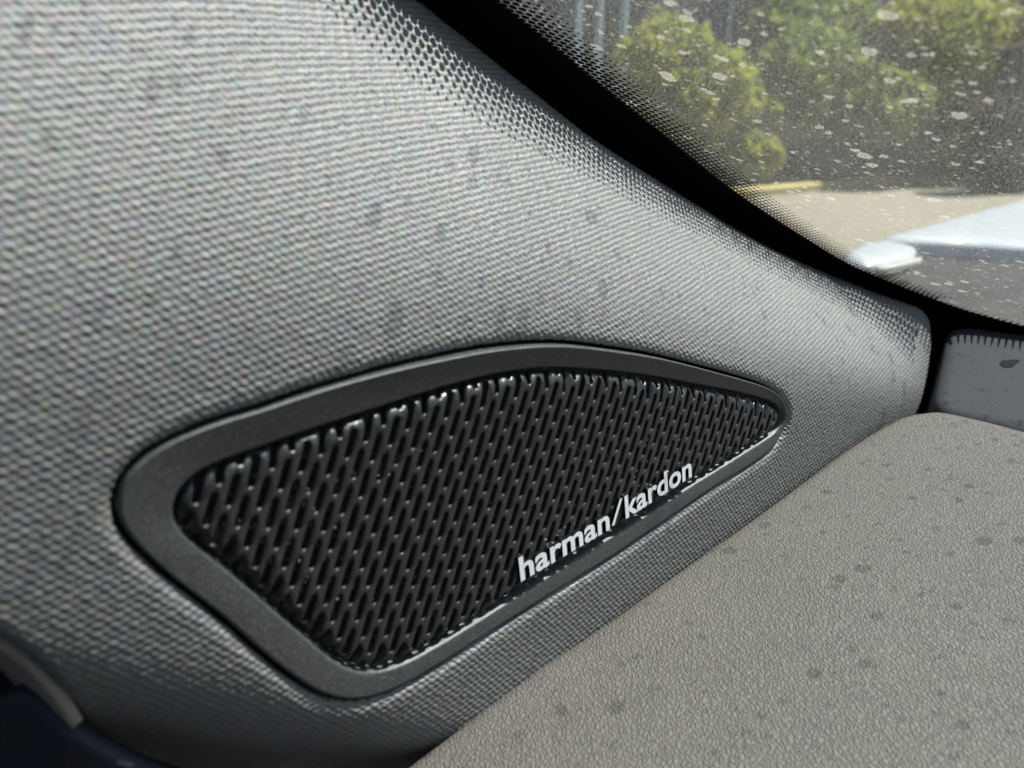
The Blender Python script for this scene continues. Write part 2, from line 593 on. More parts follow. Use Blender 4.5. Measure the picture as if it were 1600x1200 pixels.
# only points close to an edge need their exact distance to it
def near_dist(pts_, poly_, reach):
    out = np.full(len(pts_), 1.0)
    cell = 0.004
    occ = set(map(tuple, np.unique(np.floor(densify(poly_, 0.001) / cell).astype(int), axis=0)))
    grown = set()
    k_ = int(math.ceil(reach / cell))
    for (i, j) in occ:
        for di in range(-k_, k_ + 1):
            for dj in range(-k_, k_ + 1):
                grown.add((i + di, j + dj))
    ga = np.array(list(grown)); ok_ = ga[:, 0].astype(np.int64) * 100003 + ga[:, 1]
    pc_ = np.floor(pts_ / cell).astype(np.int64)
    sel = np.isin(pc_[:, 0] * 100003 + pc_[:, 1], ok_)
    out[sel] = dist_to(pts_[sel], poly_)
    return out
dh = near_dist(v2, hole_edge, LIP)
x = np.clip((LIP - dh) / LIP, 0, 1)
wv = wv - LIP * 0.62 * (1 - np.sqrt(1 - np.minimum(x, 0.995) ** 2))
dp = near_dist(v2, panel_out, ELIP)
x = np.clip((ELIP - dp) / ELIP, 0, 1)
wv = wv - ELIP * 0.8 * (1 - np.sqrt(1 - np.minimum(x, 0.99) ** 2))
verts = O + v2[:, :1] * U + v2[:, 1:] * V + wv[:, None] * N
# arc length up the folded part keeps the grain even
vq = np.linspace(-0.13, 0.16, 581)
ucols = np.arange(-0.16, 0.36, 0.004)
tab = []
for uc in ucols:
    ww = fold(np.full_like(vq, uc), vq)
    L = np.r_[0, np.cumsum(np.sqrt(np.diff(vq) ** 2 + np.diff(ww) ** 2))]
    tab.append(L - np.interp(0.0, vq, L))
tab = np.array(tab)
fi = np.clip((v2[:, 0] - ucols[0]) / 0.004, 0, len(ucols) - 1.001)
i0 = fi.astype(int); fr = fi - i0
fj = np.clip((v2[:, 1] - vq[0]) / (vq[1] - vq[0]), 0, len(vq) - 1.001)
j0 = fj.astype(int); fk = fj - j0
Lv = (1 - fr) * ((1 - fk) * tab[i0, j0] + fk * tab[i0, j0 + 1]) + fr * ((1 - fk) * tab[i0 + 1, j0] + fk * tab[i0 + 1, j0 + 1])
um, vm_ = v2[:, 0] * 1000, Lv * 1000
# the moulded grain: staggered lens-shaped scales, a little irregular
GU, GV = 2.9, 1.55
ju = um + 0.22 * vnoise(um * 0.5, vm_ * 0.7, 1) + 0.5 * vnoise(um * 0.06, vm_ * 0.06, 2) + 0.10 * vm_
jv = vm_ + 0.13 * vnoise(um * 0.5, vm_ * 0.7, 3)
cu_, cv_ = 2 * np.pi * ju / GU, 2 * np.pi * jv / GV
ab = np.cos(cu_ + 0.25 * np.sin(cu_)) * np.cos(cv_ + 0.30 * np.sin(cv_))
hgt = ((ab + 1) * 0.5) ** 0.62 * (1.0 + 0.25 * vnoise(um * 0.8, vm_ * 1.1, 4)) + 0.16 * vnoise(um * 2.2, vm_ * 2.8, 5)
fn = np.cross(verts[fs[:, 1]] - verts[fs[:, 0]], verts[fs[:, 2]] - verts[fs[:, 0]])
vn = np.zeros_like(verts)
for k_ in range(3):
    for c_ in range(3):
        vn[:, c_] += np.bincount(fs[:, k_], fn[:, c_], len(verts))
vn = vn / np.linalg.norm(vn, axis=1)[:, None]
verts = verts + vn * (hgt * GRAIN - GRAIN * 0.5)[:, None]
# turn the edges back
e_all = np.vstack([fs[:, [0, 1]], fs[:, [1, 2]], fs[:, [2, 0]]]).astype(np.int64)
k1 = e_all[:, 0] * len(v2) + e_all[:, 1]; k2 = e_all[:, 1] * len(v2) + e_all[:, 0]
be = e_all[~np.isin(k1, k2)]
ids = np.unique(be)
mp = np.zeros(len(v2), int); mp[ids] = len(v2) + np.arange(len(ids))
outer_b = dist_to(v2[ids], panel_out) < 1e-5
back = verts[ids] - N * 0.006
for k_, i_ in enumerate(ids):
    if outer_b[k_]:
        m_ = np.argmin(np.linalg.norm(panel_out - v2[i_], axis=1))
        back[k_] += -0.008 * (npo[m_, 0] * U + npo[m_, 1] * V) + N * 0.003
allv = np.vstack([verts, back])
a_, b_ = be[:, 0], be[:, 1]
allf = np.vstack([fs, np.c_[b_, a_, mp[a_]], np.c_[b_, mp[a_], mp[b_]]])
pm_ = bpy.data.meshes.new('pillar_trim_panel')
pm_.vertices.add(len(allv)); pm_.vertices.foreach_set('co', allv.ravel())
pm_.loops.add(allf.size); pm_.loops.foreach_set('vertex_index', allf.ravel())
pm_.polygons.add(len(allf)); pm_.polygons.foreach_set('loop_start', np.arange(0, allf.size, 3))
pm_.update(calc_edges=True)
panel = link('pillar_trim_panel', pm_, [M_PANEL, M_RUBBER])
isb = np.zeros(len(v2), bool); isb[ids[outer_b]] = True
mi = np.r_[np.zeros(len(fs), int), isb[a_].astype(int), isb[a_].astype(int)]
pm_.polygons.foreach_set('material_index', mi)
ul = pm_.uv_layers.new(name='UVMap')
uvm = np.c_[np.r_[um, um[ids]], np.r_[vm_, vm_[ids]]]
ul.data.foreach_set('uv', uvm[allf.ravel()].ravel())
pm_.validate()
tag(panel, 'dark grey grained plastic pillar trim surrounding the speaker grille', 'trim panel')

# ------------------------------------------------------------------ speaker: frame, grille, cloth, lettering
speaker = empty('dashboard_speaker', P(0.05, -0.01, 0))
tag(speaker, 'black slotted speaker grille in a grey frame with white maker lettering', 'speaker')
SP0 = Vector(speaker.location)

def sp_part(name, verts, faces, mat, smooth=True):
    o = mesh(name, np.array(verts) - np.array(SP0), faces, mat, speaker, smooth)
    return o

def anchors(loop, pxs, w):
    ii = [int(np.argmin(np.linalg.norm(loop - uv_at(*p, w), axis=1))) for p in pxs]
    return ii

def seg(loop, a, b, n):
    m = len(loop)
    k = (b - a) % m
    idx = [(a + i) % m for i in range(k + 1)]
    p = loop[idx]
    L = np.r_[0, np.cumsum(np.linalg.norm(np.diff(p, axis=0), axis=1))]
    s = np.linspace(0, L[-1], n + 1)[:-1]
    return np.c_[np.interp(s, L, p[:, 0]), np.interp(s, L, p[:, 1])]

ao = anchors(fr_out, [(182.5, 797), (860, 541), (1232, 650), (555, 1094)], W_FRAME)
ai = anchors(fr_in, [(267, 795), (860, 577), (1217, 652), (568, 1042)], -0.0018)
cnt = [90, 70, 100, 80]
ro = np.vstack([seg(fr_out, ao[i], ao[(i + 1) % 4], cnt[i]) for i in range(4)])
ri = np.vstack([seg(fr_in, ai[i], ai[(i + 1) % 4], cnt[i]) for i in range(4)])
ro = smooth_loop(ro, 3); ri = smooth_loop(ri, 3)
nr = len(ro)
wid = np.linalg.norm(ri - ro, axis=1)[:, None]
dirn = (ri - ro) / wid
prof = [('o', 0.0, -0.0060), ('o', 0.0, -0.0003), ('o', 0.00006, 0.00005), ('o', 0.00022, 0.00030), ('o', 0.00045, 0.00040), ('o', 0.0008, 0.00040),
        ('i', 0.0014, -0.0001), ('i', 0.00105, -0.00016), ('i', 0.00080, -0.00036), ('i', 0.00055, -0.0009), ('i', 0.0002, -0.0020), ('i', 0.0, -0.0024), ('i', 0.0, -0.0060)]
rings = []
for kind, d, w in prof:
    if kind == 'o': q = ro + dirn * np.minimum(d, wid * 0.3)
    elif kind == 'm': q = ro + dirn * wid * d
    else: q = ri - dirn * np.minimum(d, wid * 0.4)
    wo_ = -0.0009 * np.clip(-dirn[:, 1], 0, 1) * {'o': min(d / 0.0016, 0.5), 'm': 0.7, 'i': 1.0}[kind]
    rings.append(O + q[:, :1] * U + q[:, 1:] * V + (w + wo_)[:, None] * N)
vv = np.vstack(rings)
ff = []
for k in range(len(rings) - 1):
    for i in range(nr):
        j = (i + 1) % nr
        ff.append((k * nr + i, k * nr + j, (k + 1) * nr + j, (k + 1) * nr + i))
if area2(ro) > 0:
    pass
fr_o = sp_part('frame', vv, ff, M_FRAME)

# grille plate: slots on the fitted lattice, edge rolled back into the frame
inner = ri.copy()
if area2(inner) < 0:
    inner = inner[::-1]
ninr = normals2(inner)
g_out = smooth_loop(inner - ninr * 0.0003, 2)
SLOT_L, SLOT_W = 0.00595, 0.00160
slots, slot_rims, slot_c = [], [], []
def stadium(cx, cy, L, Wd, n=5):
    r = Wd / 2; h = L / 2 - r
    p = []
    for k in range(n + 1):
        a = math.pi * k / n
        p.append((r * math.cos(a), h + r * math.sin(a)))
    for k in range(n + 1):
        a = math.pi + math.pi * k / n
        p.append((r * math.cos(a), -h + r * math.sin(a)))
    return np.array(p) + (cx, cy)
for i in range(-24, 62):
    for j in range(-26, 24):
        if (i + j) % 2:
            continue
        u = i * PITCH_U + j * SHEAR
        v = -j * PITCH_V
        c = np.array([u, v + SLOT_L / 2 + 0.0001])
        st = stadium(c[0], c[1], SLOT_L, SLOT_W)
        if not inside(st, g_out).any():
            continue
        slots.append(st)
        slot_rims.append(stadium(c[0], c[1], SLOT_L + 0.00040, SLOT_W + 0.00012, 5))
        slot_c.append(c)
slot_c = np.array(slot_c)
def in_slots(c):
    res = np.zeros(len(c), bool)
    for s, q in zip(slots, slot_c):
        near = np.where((abs(c[:, 0] - q[0]) < SLOT_W) & (abs(c[:, 1] - q[1]) < SLOT_L * 0.6))[0]
        if len(near):
            res[near] |= inside(c[near], s)
    return res
ROLL = 0.0030
gp = [g_out - ninr * d for d in (0.0004, 0.0009, 0.0015, 0.0021, 0.0027)]
gv, gf = sheet(np.vstack(gp), [g_out] + slots + slot_rims, lambda c: inside(c, g_out) & ~in_slots(c), None)
dg = dist_to(gv, g_out)
x = np.clip((ROLL - dg) / ROLL, 0, 1)
gw = -ROLL * 0.9 * (1 - np.sqrt(1 - np.minimum(x, 0.98) ** 2))
for s, q in zip(slots, slot_c):
    near = np.where((abs(gv[:, 0] - q[0]) < SLOT_W) & (abs(gv[:, 1] - q[1]) < SLOT_L * 0.6))[0]
    if len(near):
        d = dist_to(gv[near], s)
        gw[near[d < 2e-5]] -= 0.00030
gverts = O + gv[:, :1] * U + gv[:, 1:] * V + gw[:, None] * N
be = boundary_edges(gf)
ids = sorted({i for e in be for i in e})
mp = {i: len(gverts) + k for k, i in enumerate(ids)}
gtop = gverts[ids]; gback = gtop - N * 0.0003; K = len(ids)
gfaces = [tuple(f) for f in gf] + [(mp[b], mp[a], mp[a] + K, mp[b] + K) for a, b in be]
gr_o = sp_part('grille', np.vstack([gverts, gtop, gback]), gfaces, M_GRILLE)
wnm = gr_o.modifiers.new('weighted', 'WEIGHTED_NORMAL')
wnm.weight = 70

# cloth behind the slots
lo, hi = inner.min(0) - 0.002, inner.max(0) + 0.002
cx, cy = np.meshgrid(np.linspace(lo[0], hi[0], 60), np.linspace(lo[1], hi[1], 34))
cw = -0.0034 + 0.0003 * np.sin(cx * 900) * np.cos(cy * 1100)
cv = O + cx.ravel()[:, None] * U + cy.ravel()[:, None] * V + cw.ravel()[:, None] * N
nx = cx.shape[1]
cf = [(r * nx + c, r * nx + c + 1, (r + 1) * nx + c + 1, (r + 1) * nx + c) for r in range(cx.shape[0] - 1) for c in range(nx - 1)]
keepf = inside((np.c_[cx.ravel(), cy.ravel()])[[f[0] for f in cf]], inner + normals2(inner) * 0.003)
cloth = sp_part('speaker_cloth', cv, [f for f, k in zip(cf, keepf) if k], M_CLOTH)

bx = np.array(ro) if area2(ro) > 0 else np.array(ro)[::-1]
bx = bx + normals2(bx) * 0.006
bxv = np.vstack([O + bx[:, :1] * U + bx[:, 1:] * V + w_ * N for w_ in (-0.0105, -0.016)])
nb = len(bx)
sp_part('light_stop_plate', bxv, [tuple(range(nb)), tuple(range(2 * nb - 1, nb - 1, -1))] + [(i, nb + i, nb + (i + 1) % nb, (i + 1) % nb) for i in range(nb)], M_RUBBER, smooth=False)  # unseen black plate, added to block light leaking in round the frame

# raised lettering
W_LET = 0.0009
def letters(word, BL, BR, TL):
    bl, br, tl = (uv_at(*p, W_LET) for p in (BL, BR, TL))
    cu = bpy.data.curves.new('lettering', 'FONT')
    cu.body = word
    cu.size = 1.0
    cu.offset = 0.024
    cu.space_character = 1.03
    cu.resolution_u = 4
    tmp = bpy.data.objects.new('lettering', cu)
    sc.collection.objects.link(tmp)
    dg_ = bpy.context.evaluated_depsgraph_get()
    me = bpy.data.meshes.new_from_object(tmp.evaluated_get(dg_))
    bpy.data.objects.remove(tmp)
    bm = bmesh.new(); bm.from_mesh(me)
    bmesh.ops.remove_doubles(bm, verts=bm.verts, dist=1e-5)
    xs = [v.co.x for v in bm.verts]; ys = [v.co.y for v in bm.verts]
    x0, x1, y0, y1 = min(xs), max(xs), 0.0, max(ys)
    left = set(bm.verts)
    isl = []
    while left:
        st = [left.pop()]; comp = set(st)
        while st:
            v = st.pop()
            for e in v.link_edges:
                w = e.other_vert(v)
                if w in left:
                    left.discard(w); comp.add(w); st.append(w)
        isl.append(comp)
    isl.sort(key=lambda c: min(v.co.x for v in c))
    for comp in isl:
        comp = list(comp); ix = {v: k for k, v in enumerate(comp)}
        q = np.array([bl + (br - bl) * (v.co.x - x0) / (x1 - x0) + (tl - bl) * (v.co.y - y0) / (y1 - y0) for v in comp])
        fcs = [[ix[v] for v in f.verts] for f in bm.faces if f.verts[0] in ix]
        make_letter('letter', q, fcs)
    bm.free()
    bpy.data.meshes.remove(me)

def make_letter(name, q, fcs):
    cnt = {}
    for f in fcs:
        if area2(q[f]) < 0:
            f.reverse()
        for i in range(len(f)):
            cnt[(f[i], f[(i + 1) % len(f)])] = 1
    be = [(a, b) for (a, b) in cnt if (b, a) not in cnt]
    top = O + q[:, :1] * U + q[:, 1:] * V + W_LET * N
    n = len(q)
    # a hair of chamfer at the face, then straight down to the grille
    mid = top - N * 0.00012
    bot = O + q[:, :1] * U + q[:, 1:] * V - 0.0002 * N
    vs = np.vstack([top, mid, bot])
    fa = [tuple(f) for f in fcs]
    k = len(fa)
    for a, b in be:
        fa.append((b, a, n + a, n + b)); fa.append((n + b, n + a, 2 * n + a, 2 * n + b))
    o = sp_part(name, vs, fa, [M_WHITE, M_SIDE], smooth=False)
    mi = [0] * k + [1] * (len(fa) - k)
    o.data.polygons.foreach_set('material_index', mi)
    return o

letters('harman', (814, 908), (953, 826), (810, 872))
sl = np.array([uv_at(*p, W_LET) for p in [(956, 822), (960, 820), (972.5, 778), (968.5, 780)]])
if area2(sl) < 0:
    sl = sl[::-1]
make_letter('slash', sl, [[0, 1, 2, 3]])
letters('kardon', (978, 810), (1081, 743.5), (975.5, 776))

# ------------------------------------------------------------------ dashboard top
SEAM_PX = [(480, 1330), (540, 1262), (614, 1202), (706, 1133), (822, 1046), (950, 961), (1050, 890), (1150, 820), (1250, 748), (1330, 690), (1385, 657), (1412, 645), (1440, 640)]
FAR_PX = [(1470, 638.5), (1520, 648), (1600, 668), (1760, 712), (2000, 790)]
qa = uv_at(632, 1200, 0.0014); pA = P(qa[0], qa[1], 0.0014)
qb = uv_at(1330, 690, 0.0014); pB = P(qb[0], qb[1], 0.0014)
DE = pB - pA; DE = DE / np.linalg.norm(DE)
DN = np.cross(CN + CZ * 0.02, DE) ; DN = DN / np.linalg.norm(DN)
if DN[2] < 0: DN = -DN
DX = CN - (CN @ DN) * DN; DX = DX / np.linalg.norm(DX)
DY = np.cross(DN, DX)
def dash2(px, py):
    q = on_plane(px, py, pA, DN) - pA
    return np.array([q @ DX, q @ DY])
edge = [dash2(x, y) for x, y in SEAM_PX + FAR_PX]
rear = [dash2(x, y) for x, y in [(2400, 1330), (1800, 1300), (1300, 1300), (800, 1300), (560, 1310)]]
poly = list(spline(edge, 220, closed=False))
last = poly[-1]
poly += [np.array([0.60, last[1] - 0.03]), np.array([0.60, rear[0][1]])] + rear
poly = densify(poly, 0.004)
if area2(poly) < 0: poly = poly[::-1]
pn = normals2(poly)
lo, hi = poly.min(0), poly.max(0)
gx, gy = np.meshgrid(np.arange(lo[0], hi[0], 0.012), np.arange(lo[1], hi[1], 0.012))
grid = np.c_[gx.ravel(), gy.ravel()]
grid = grid[inside(grid, poly)]; grid = grid[dist_to(grid, poly) > 0.010]
rp = []
for d in (0.0006, 0.0014, 0.0025, 0.004, 0.006, 0.0085):
    q = poly - pn * d
    rp.append(q[inside(q, poly) & (dist_to(q, poly) > d * 0.85)])
d2, df = sheet(np.vstack(rp + [grid]), [poly], lambda c: inside(c, poly), None)
DL = 0.0055
x = np.clip((DL - dist_to(d2, poly)) / DL, 0, 1)
dw = -DL * 0.7 * (1 - np.sqrt(1 - np.minimum(x, 0.99) ** 2))
dv = d2[:, :1] * DX + d2[:, 1:] * DY + dw[:, None] * DN
be = boundary_edges(df); ids = sorted({i for e in be for i in e})
mp = {i: len(dv) + k for k, i in enumerate(ids)}
dfc = [tuple(f) for f in df] + [(b, a, mp[a], mp[b]) for a, b in be]
dash = mesh('dashboard', np.vstack([dv, dv[ids] - DN * 0.03]), dfc, M_DASH)
dash.location = pA
tag(dash, 'grey leather-grained dashboard top lit by the sun', 'dashboard')

# ------------------------------------------------------------------ windscreen
TH = R(24.0)
GE = -math.cos(TH) * CF + math.sin(TH) * CZ                  # up the screen, rearwards
GN = math.sin(TH) * CF + math.cos(TH) * CZ                   # outward normal
GP = CAM + ray(790, 10) * 0.210
def sag(n_, e_):
    """the pane dips a little along its left edge, following the pillar"""
    return -0.0 * np.exp(-((e_ + 0.165) / 0.105) ** 2) * np.exp(-(n_ / 0.16) ** 2)
def gl2(px, py):
    w = 0.0
    for _ in range(30):
        q = on_plane(px, py, GP + w * GN, GN) - GP
        a_ = np.array([q @ CN, q @ GE])
        w = 0.4 * w + 0.6 * float(sag(a_[0], a_[1]))
    return a_
def G(q, off=0.0):
    q = np.atleast_2d(q)
    return GP + q[:, :1] * CN + q[:, 1:] * GE + (sag(q[:, :1], q[:, 1:]) + off) * GN
FRIT_PX = [(650, -90), (720, -42), (780, 0), (840, 49), (881, 82), (937, 129), (994, 174), (1050, 219), (1100, 260), (1150, 299), (1225, 349), (1300, 396), (1337, 416), (1379, 434), (1416, 449),
           (1459, 465), (1506, 482), (1550, 495), (1600, 508), (1680, 530), (1800, 560)]
fl = [gl2(x, y) for x, y in FRIT_PX]
fl = [fl[0] + (fl[0] - fl[2]) * 6.0] + fl
fl = fl + [fl[-1] + np.array([0.30, -0.02]), fl[-1] + np.array([1.0, 0.0])]
fcurve = spline(fl, 700, closed=False)
for _ in range(8):
    fcurve[1:-1] = 0.5 * fcurve[1:-1] + 0.25 * (fcurve[2:] + fcurve[:-2])
fnorm = normals2(fcurve, closed=False)
mid = fcurve[len(fcurve) // 3]
if (fnorm[len(fcurve) // 3] @ (np.array([0.6, 0.5]) - mid)) < 0:
    fnorm = -fnorm                                            # points into the clear glass
screen = empty('windscreen', G(fcurve[300])[0])
tag(screen, 'dusty water-spotted windscreen with a black dotted border', 'windscreen')
S0 = np.array(screen.location)
# pane
top_l = fcurve[0]
pane2 = list(fcurve - fnorm * 0.028)[::6] + [np.array([1.25, fcurve[-1][1]]), np.array([1.15, 0.75]), np.array([top_l[0], 0.75])]
pane2 = np.array(pane2)
pane2 = densify(pane2, 0.03)
if area2(pane2) < 0: pane2 = pane2[::-1]
lo, hi = pane2.min(0), pane2.max(0)
gx, gy = np.meshgrid(np.arange(lo[0], hi[0], 0.02), np.arange(lo[1], hi[1], 0.02))
gr = np.c_[gx.ravel(), gy.ravel()]; gr = gr[inside(gr, pane2)]; gr = gr[dist_to(gr, pane2) > 0.006]
p2_, pf_ = sheet(gr, [pane2], lambda c: inside(c, pane2), None)
gv_ = G(p2_) - S0
me = bpy.data.meshes.new('glass_pane')
me.from_pydata([tuple(v) for v in gv_], [], [tuple(int(i) for i in f) for f in pf_])
uvl = me.uv_layers.new(name='UVMap')
for lp in me.loops:
    uvl.data[lp.index].uv = p2_[lp.vertex_index] * 1000
glass = link('glass_pane', me, M_GLASS, screen, smooth=True)
# black border band with its own thickness, just inside the pane
oc = fcurve - fnorm * 0.030
band_t = np.vstack([G(fcurve, -0.0004), G(oc, -0.0004), G(fcurve, -0.0006), G(oc, -0.0006)]) - S0
n = len(fcurve)
bf = []
for i in range(n - 1):
    bf += [(i, i + 1, n + i + 1, n + i), (2 * n + i, 3 * n + i, 3 * n + i + 1, 2 * n + i + 1), (i, 2 * n + i, 2 * n + i + 1, i + 1)]
mesh('black_border', band_t, bf, M_BLACK, screen, smooth=False)
# dots: staggered rows that shrink towards the clear glass
Lc = np.r_[0, np.cumsum(np.linalg.norm(np.diff(fcurve, axis=0), axis=1))]
def on_curve(s):
    return (np.array([np.interp(s, Lc, fcurve[:, 0]), np.interp(s, Lc, fcurve[:, 1])]),
            np.array([np.interp(s, Lc, fnorm[:, 0]), np.interp(s, Lc, fnorm[:, 1])]))
dvs, dfs = [], []
s_bars = Lc[np.argmin(np.linalg.norm(fcurve - gl2(1462, 466), axis=1))]
s_start = Lc[np.argmin(np.linalg.norm(fcurve - gl2(690, -62), axis=1))] - 0.05
s_end = Lc[np.argmin(np.linalg.norm(fcurve - gl2(1680, 530), axis=1))] + 0.15
DP = 0.00235
def add_poly(p2, off=-0.0005):
    k = len(dvs)
    for q in G(np.array(p2), off):
        dvs.append(q - S0)
    dfs.append(tuple(range(k, k + len(p2))))
rows = 7
kmax = int((s_end - s_start) / DP)
for k in range(kmax):
    for r in range(rows):
        s = s_start + (k + 0.5 * (r % 2)) * DP
        c, nn = on_curve(s)
        nn = nn / np.linalg.norm(nn)
        if s > s_bars:
            continue
        c = c + nn * (0.0004 + r * DP * 0.866)
        rad = DP * (0.48, 0.455, 0.42, 0.37, 0.31, 0.25, 0.19)[r]
        add_poly([c + rad * np.array([math.cos(a), math.sin(a)]) for a in np.linspace(0, 2 * math.pi, 13)[:-1]])
s = s_bars
while s < s_end:
    c, nn = on_curve(s)
    nn = nn / np.linalg.norm(nn); tt = np.array([nn[1], -nn[0]])
    ramp_ = min(1.0, (s - s_bars) / 0.02)
    ln = 0.004 + 0.0015 * ramp_
    sk = tt * 0.0
    w = 0.00056
    add_poly([c - tt * w, c + tt * w, c + tt * w * 0.5 + nn * ln * 0.8, c + nn * ln, c - tt * w * 0.5 + nn * ln * 0.8])
    s += 0.0026
dots = mesh('border_dots', dvs, dfs, M_BLACK, screen, smooth=False)
dots['kind'] = 'stuff'

# black skirt that closes the space under the border down to the bodywork
seal_c = fcurve - fnorm * 0.027
st_ = G(seal_c, -0.0008); sb_ = st_ - CZ * 0.16
sf = [(i, i + 1, n + i + 1, n + i) for i in range(n - 1)]
seal = mesh('windscreen_seal', np.vstack([st_, sb_, st_ - CN * 0.004, sb_ - CN * 0.004]), sf + [(2 * n + i, 3 * n + i, 3 * n + i + 1, 2 * n + i + 1) for i in range(n - 1)] + [(i, 2 * n + i, 2 * n + i + 1, i + 1) for i in range(n - 1)], M_RUBBER)
tag(seal, 'black rubber seal under the windscreen border', 'seal')

# ------------------------------------------------------------------ corner trim beyond the dashboard
dcn = -CF * 0.26 + CN * 0.25 + CZ * 0.93; dcn = dcn / np.linalg.norm(dcn)
pc = CAM + ray(1520, 524) * 0.3795
CTX = np.cross(CZ, dcn); CTX = CTX / np.linalg.norm(CTX)
if CTX @ CN < 0: CTX = -CTX
dc_up = np.cross(dcn, CTX); dc_up = dc_up if dc_up[2] > 0 else -dc_up
def ct2(px, py):
    q = on_plane(px, py, pc, dcn) - pc
    return np.array([q @ CTX, q @ dc_up])
cp = [ct2(*p) for p in [(1462, 630), (1463, 612), (1474, 560), (1481, 516), (1490, 507), (1510, 506), (1600, 517), (1760, 538), (1900, 556), (1900, 760), (1700, 700), (1600, 676), (1520, 656), (1475, 645)]]
cpo = densify(cp, 0.002)
cpo = smooth_loop(cpo, 2)
if area2(cpo) < 0: cpo = cpo[::-1]
cn_ = normals2(cpo)
ringp = []
for d in (0.0005, 0.0012, 0.0022, 0.0035, 0.005):
    q = cpo - cn_ * d
    ringp.append(q[inside(q, cpo) & (dist_to(q, cpo) > d * 0.85)])
lo, hi = cpo.min(0), cpo.max(0)
gx, gy = np.meshgrid(np.arange(lo[0], hi[0], 0.006), np.arange(lo[1], hi[1], 0.006))
grid = np.c_[gx.ravel(), gy.ravel()]; grid = grid[inside(grid, cpo)]; grid = grid[dist_to(grid, cpo) > 0.007]
c2, cf2 = sheet(np.vstack(ringp + [grid]), [cpo], lambda c: inside(c, cpo), None)
x = np.clip((0.005 - dist_to(c2, cpo)) / 0.005, 0, 1)
cw = -0.004 * (1 - np.sqrt(1 - np.minimum(x, 0.99) ** 2))
cvv = pc + c2[:, :1] * CTX + c2[:, 1:] * dc_up + cw[:, None] * dcn
be = boundary_edges(cf2); ids = sorted({i for e in be for i in e}); mp = {i: len(cvv) + k for k, i in enumerate(ids)}
fl_ = [tuple(f) for f in cf2]
nf = np.cross(cvv[fl_[0][1]] - cvv[fl_[0][0]], cvv[fl_[0][2]] - cvv[fl_[0][0]])
corner = mesh('corner_trim', np.vstack([cvv, cvv[ids] - dcn * 0.03]), fl_ + [(b, a, mp[a], mp[b]) for a, b in be], M_CORNER, origin=pc)
tag(corner, 'blue-grey plastic trim block between the windscreen and the dashboard edge', 'trim block')
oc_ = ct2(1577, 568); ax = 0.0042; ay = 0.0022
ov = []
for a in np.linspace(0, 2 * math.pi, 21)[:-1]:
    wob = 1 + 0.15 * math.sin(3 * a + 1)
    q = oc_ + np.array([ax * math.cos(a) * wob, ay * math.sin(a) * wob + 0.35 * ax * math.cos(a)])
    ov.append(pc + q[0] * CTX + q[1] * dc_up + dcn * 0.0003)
dark_oval = mesh('dark_oval', np.array(ov) - pc, [tuple(range(20))], simple('dark_oval_matt', (0.02, 0.02, 0.024), 0.9, 0.05), corner, smooth=False)  # thin dark oval disc laid on the face of the trim block
# black base under the corner block and the gap
bp0 = pc - CZ * 0.040
bb = [bp0 + a * CN + b * CF for a, b in ((-0.06, -0.12), (0.8, -0.12), (0.8, 0.16), (-0.06, 0.16))]
bb2 = [q - CZ * 0.01 for q in bb]
gapb = mesh('gap_backing', bb + bb2, [(0, 1, 2, 3), (7, 6, 5, 4), (0, 4, 5, 1), (1, 5, 6, 2), (2, 6, 7, 3), (3, 7, 4, 0)], M_RUBBER, smooth=False)
tag(gapb, 'black backing seen in the gap beside the corner trim block', 'backing panel')

# ------------------------------------------------------------------ door side at lower left
BOXF0 = [(0, 1, 2, 3), (7, 6, 5, 4), (0, 4, 5, 1), (1, 5, 6, 2), (2, 6, 7, 3), (3, 7, 4, 0)]
def ribbon(name, top, bot, dt, db, mat, n=60, rows=8, bulge=0.0):
    a = spline(top, n, closed=False); b = spline(bot, n, closed=False)
    vs = []
    for r in range(rows):
        f = r / (rows - 1)
        for i in range(n):
            p = a[i] * (1 - f) + b[i] * f
            d = np.interp(i / (n - 1), np.linspace(0, 1, len(dt)), dt) * (1 - f) + np.interp(i / (n - 1), np.linspace(0, 1, len(db)), db) * f - bulge * math.sin(math.pi * f)
            vs.append(CAM + ray(*p) * d)
    fc = [(r * n + i, r * n + i + 1, (r + 1) * n + i + 1, (r + 1) * n + i) for r in range(rows - 1) for i in range(n - 1)]
    return np.array(vs), fc
vs, fc = ribbon('x', [(-160, 930), (-50, 966), (0, 990), (36, 1010), (72, 1042), (103, 1080), (130, 1124)],
                [(-160, 900), (-60, 960), (0, 1018), (30, 1048), (60, 1084), (96, 1120), (121, 1131)], [0.120, 0.128, 0.133, 0.136, 0.139, 0.143, 0.148], [0.150, 0.152, 0.155, 0.158, 0.158, 0.158, 0.156], M_LINING)
flange = mesh('door_edge_trim', vs, fc, M_LINING, origin=tuple(vs[100]))
sm = flange.modifiers.new('thickness', 'SOLIDIFY'); sm.thickness = 0.002; sm.offset = -1
tag(flange, 'pale flocked edge strip curving below the pillar trim', 'edge strip')
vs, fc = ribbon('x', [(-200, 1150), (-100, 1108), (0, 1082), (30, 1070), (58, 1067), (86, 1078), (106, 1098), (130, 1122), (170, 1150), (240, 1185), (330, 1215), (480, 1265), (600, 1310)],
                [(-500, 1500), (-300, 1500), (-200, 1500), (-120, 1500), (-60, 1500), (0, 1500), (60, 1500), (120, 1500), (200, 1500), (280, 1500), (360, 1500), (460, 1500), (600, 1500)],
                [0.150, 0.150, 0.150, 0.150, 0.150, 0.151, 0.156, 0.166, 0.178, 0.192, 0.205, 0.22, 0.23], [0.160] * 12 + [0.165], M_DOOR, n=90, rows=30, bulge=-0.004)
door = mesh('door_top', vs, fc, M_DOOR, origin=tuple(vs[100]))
sm = door.modifiers.new('thickness', 'SOLIDIFY'); sm.thickness = 0.004; sm.offset = -1
